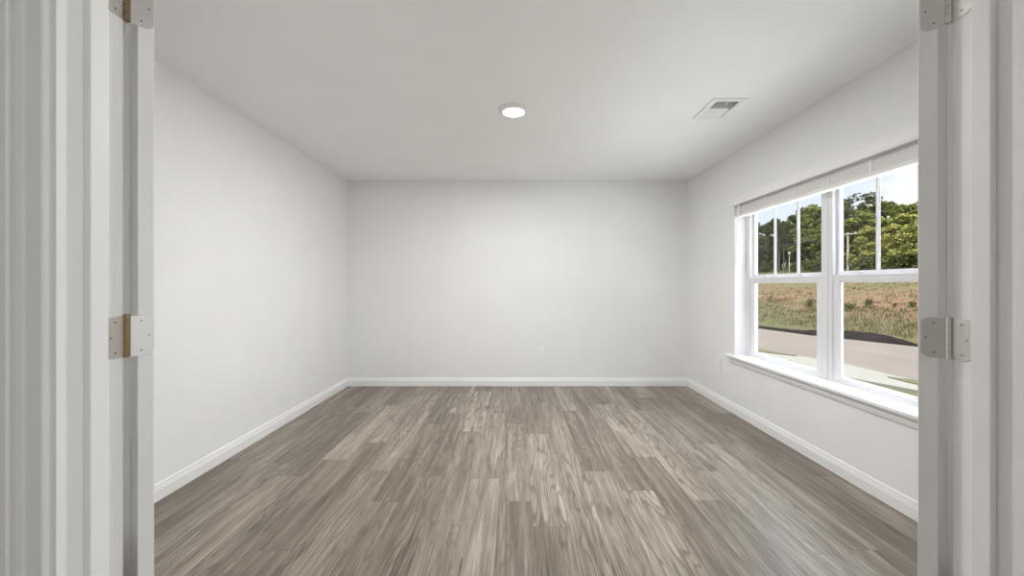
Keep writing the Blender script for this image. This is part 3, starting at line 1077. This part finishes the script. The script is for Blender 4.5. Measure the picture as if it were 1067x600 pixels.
def plant_tree(px, ytop, X, kind, label, group=None, wide=1.0, seed=0):
    rg = random.Random(int(px * 7 + X) + seed)
    k = px - VX
    Y = X * F / k
    ztop = CZ + (VY - ytop) * X / k
    z0 = gz(X, Y)
    h = ztop - z0
    crown, trunk = rg.choice(PROTO[kind])
    r = empty(NAMES[kind], (X, Y, z0), label, 'tree', group)
    s = h / 10.0
    sx = s * wide * rg.uniform(0.95, 1.15)
    r.scale = (sx, sx, s)
    r.rotation_euler = (0, 0, rg.uniform(0, 6.28))
    for nm, me in (('crown', crown), ('trunk', trunk)):
        o = bpy.data.objects.new(nm, me)
        o.parent = r
        COL.objects.link(o)
    return r


GD = 'dark trees on the left of the woods'
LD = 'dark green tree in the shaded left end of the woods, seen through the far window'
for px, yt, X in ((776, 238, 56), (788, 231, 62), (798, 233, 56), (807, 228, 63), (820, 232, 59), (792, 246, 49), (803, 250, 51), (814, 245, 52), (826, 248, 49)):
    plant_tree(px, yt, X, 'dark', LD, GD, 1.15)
plant_tree(812, 226, 46.5, 'pine', 'slim pale-trunked pine, left of its twin, in front of the dark woods', None, 0.7)
plant_tree(816.5, 230, 46, 'pine', 'slim pale-trunked pine, right of its twin, in front of the dark woods', None, 0.6)
GO = 'mid-green trees of the middle woods'
LO = 'mid-green broad-leaved tree in the middle of the woods, on both sides of the window post'
for px, yt, X in ((833, 221, 56), (846, 213, 61), (857, 215, 55), (869, 212, 61), (884, 214, 55), (838, 238, 48), (852, 236, 50), (866, 238, 47), (880, 236, 48)):
    plant_tree(px, yt, X, 'oak', LO, GO, 1.18)
plant_tree(887, 201, 52, 'pine', 'open-crowned pine rising above the woods at the left of the near window', None, 1.25)
plant_tree(897, 220, 46, 'oak', 'mid-green tree just right of the utility pole', None, 1.18)
GB = 'trees on the right skyline'
LB = 'green tree on the skyline behind the bright yellow-green trees'
for px, yt, X in ((900, 211, 60), (914, 209, 53), (928, 210, 59), (942, 214, 52), (957, 210, 59), (970, 209, 53)):
    plant_tree(px, yt, X, 'oak', LB, GB, 1.18)
GL = 'bright trees in front on the right'
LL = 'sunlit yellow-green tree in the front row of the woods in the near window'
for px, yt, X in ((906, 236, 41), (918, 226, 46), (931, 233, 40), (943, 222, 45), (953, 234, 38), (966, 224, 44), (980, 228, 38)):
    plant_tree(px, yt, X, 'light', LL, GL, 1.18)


def bush_mesh(seed):
    rg = random.Random(seed)
    blobs = [(rg.uniform(-.25, .25), rg.uniform(-.25, .25), rg.uniform(.2, .75), .28, .28, .26) for _ in range(9)]
    return leaf_cloud(blobs, 420, 0.06, seed, 'shrub', M_shrub)


BM = [bush_mesh(41), bush_mesh(42), bush_mesh(43)]


def bush(px, py, hpx, wide, label, group=None, seed=0):
    X, Y = at_px(px, py)
    o = bpy.data.objects.new('shrub', BM[seed % 3])
    h = hpx * Y / F
    o.scale = (h * wide, h * wide, h)
    o.location = (X, Y, gz(X, Y) - 0.05)
    o.rotation_euler = (0, 0, seed * 1.3)
    COL.objects.link(o)
    return tag(o, label, 'shrub', group)


bush(843.5, 320, 11, 0.9, 'green shrub in the field seen through the far window', None, 0)
bush(882.5, 323, 10, 1.2, 'dark shrub in the field at the left edge of the near window', None, 1)
bush(904.5, 319, 10, 1.0, 'round green shrub in the middle of the field in the near window', None, 2)
bush(932, 319, 5, 1.1, 'tiny shrub in the field between two larger ones in the near window', None, 0)
bush(949, 320, 9, 1.1, 'green shrub in the field at the right edge of the near window', None, 1)
GU = 'bushes at the foot of the woods'
for k, (px, X, h) in enumerate(((782, 48, 2.2), (793, 47, 1.8), (806, 48, 2.4), (828, 46, 2.0), (842, 44, 2.6), (852, 43, 2.2), (894, 42, 2.4), (902, 40, 2.0), (914, 39, 2.4), (926, 38, 2.0), (939, 37.5, 2.3), (951, 37, 2.2), (962, 37, 2.3))):
    o = bpy.data.objects.new('woodland_bush', BM[k % 3])
    o.scale = (h * 1.5, h * 1.5, h)
    Y = X * F / (px - VX)
    o.location = (X, Y, gz(X, Y) - 0.1)
    COL.objects.link(o)
    tag(o, 'low green bush at the foot of the trees along the top of the field', 'bush', GU)

# utility pole, wires, street lamp ------------------------------------------


def on_ray(px, X):
    return X * F / (px - VX)


PXp, PX_X = 883.5, 40.0
py_ = on_ray(PXp, PX_X)
ztop = CZ + (VY - 242) * PX_X / (PXp - VX)
og = (PX_X, py_, gz(PX_X, py_))
up = empty('utility_pole', og, 'wooden utility pole with a crossarm in front of the trees', 'pole')
MB().tube((PX_X, py_, gz(PX_X, py_) - 0.3), (PX_X, py_, ztop), 0.115, 0.085, 10).build('post', M_pole, up, origin=og)
al = Vector((-0.6, 0.8, 0)).normalized()
pc = Vector((PX_X, py_, ztop - 0.25))
b = MB()
b.tube(pc - al * 1.0 - Vector((0.16, 0, 0)), pc + al * 1.0 - Vector((0.16, 0, 0)), 0.055, n=6)
b.build('crossarm', M_pole, up, origin=og)
for q in (-0.85, 0.85):
    b = MB()
    p = pc + al * q - Vector((0.16, 0, 0))
    b.tube(p, p + Vector((0, 0, 0.28)), 0.05, 0.035, 8)
    b.build('insulator', M_galv, up, origin=og)

for q, lab in ((-0.85, 'power line from the near end of the pole crossarm'), (0.85, 'power line from the far end of the pole crossarm')):
    p0 = pc + al * q - Vector((0.16, 0, -0.26))
    p1 = Vector((50.0, on_ray(758, 50.0), CZ + (VY - (253 if q < 0 else 257)) * 50.0 / (758 - VX)))
    b = MB()
    prev = p0
    for k in range(1, 15):
        u = k / 14
        p = p0.lerp(p1, u) - Vector((0, 0, 1.1 * 4 * u * (1 - u)))
        b.tube(prev, p, 0.013, n=5)
        prev = p
    tag(b.build('power_line', M_wire), lab, 'wire', 'power lines')

SX = 44.0
sy = on_ray(822.5, SX)
zt_ = CZ + (VY - 264) * SX / (822.5 - VX)
og = (SX, sy, gz(SX, sy))
sl = empty('street_lamp', og, 'thin pale street lamp in front of the dark woods', 'street lamp')
MB().tube((SX, sy, gz(SX, sy) - 0.2), (SX, sy, zt_), 0.05, 0.035, 8).build('post', M_galv, sl, origin=og)
b = MB()
b.lathe([(0.02, 0.20), (0.13, 0.15), (0.17, 0.0), (0.13, -0.11), (0.02, -0.14)], c=(SX, sy, zt_), n=14)
b.build('lamp_head', M_galv, sl, smooth=True, origin=og)
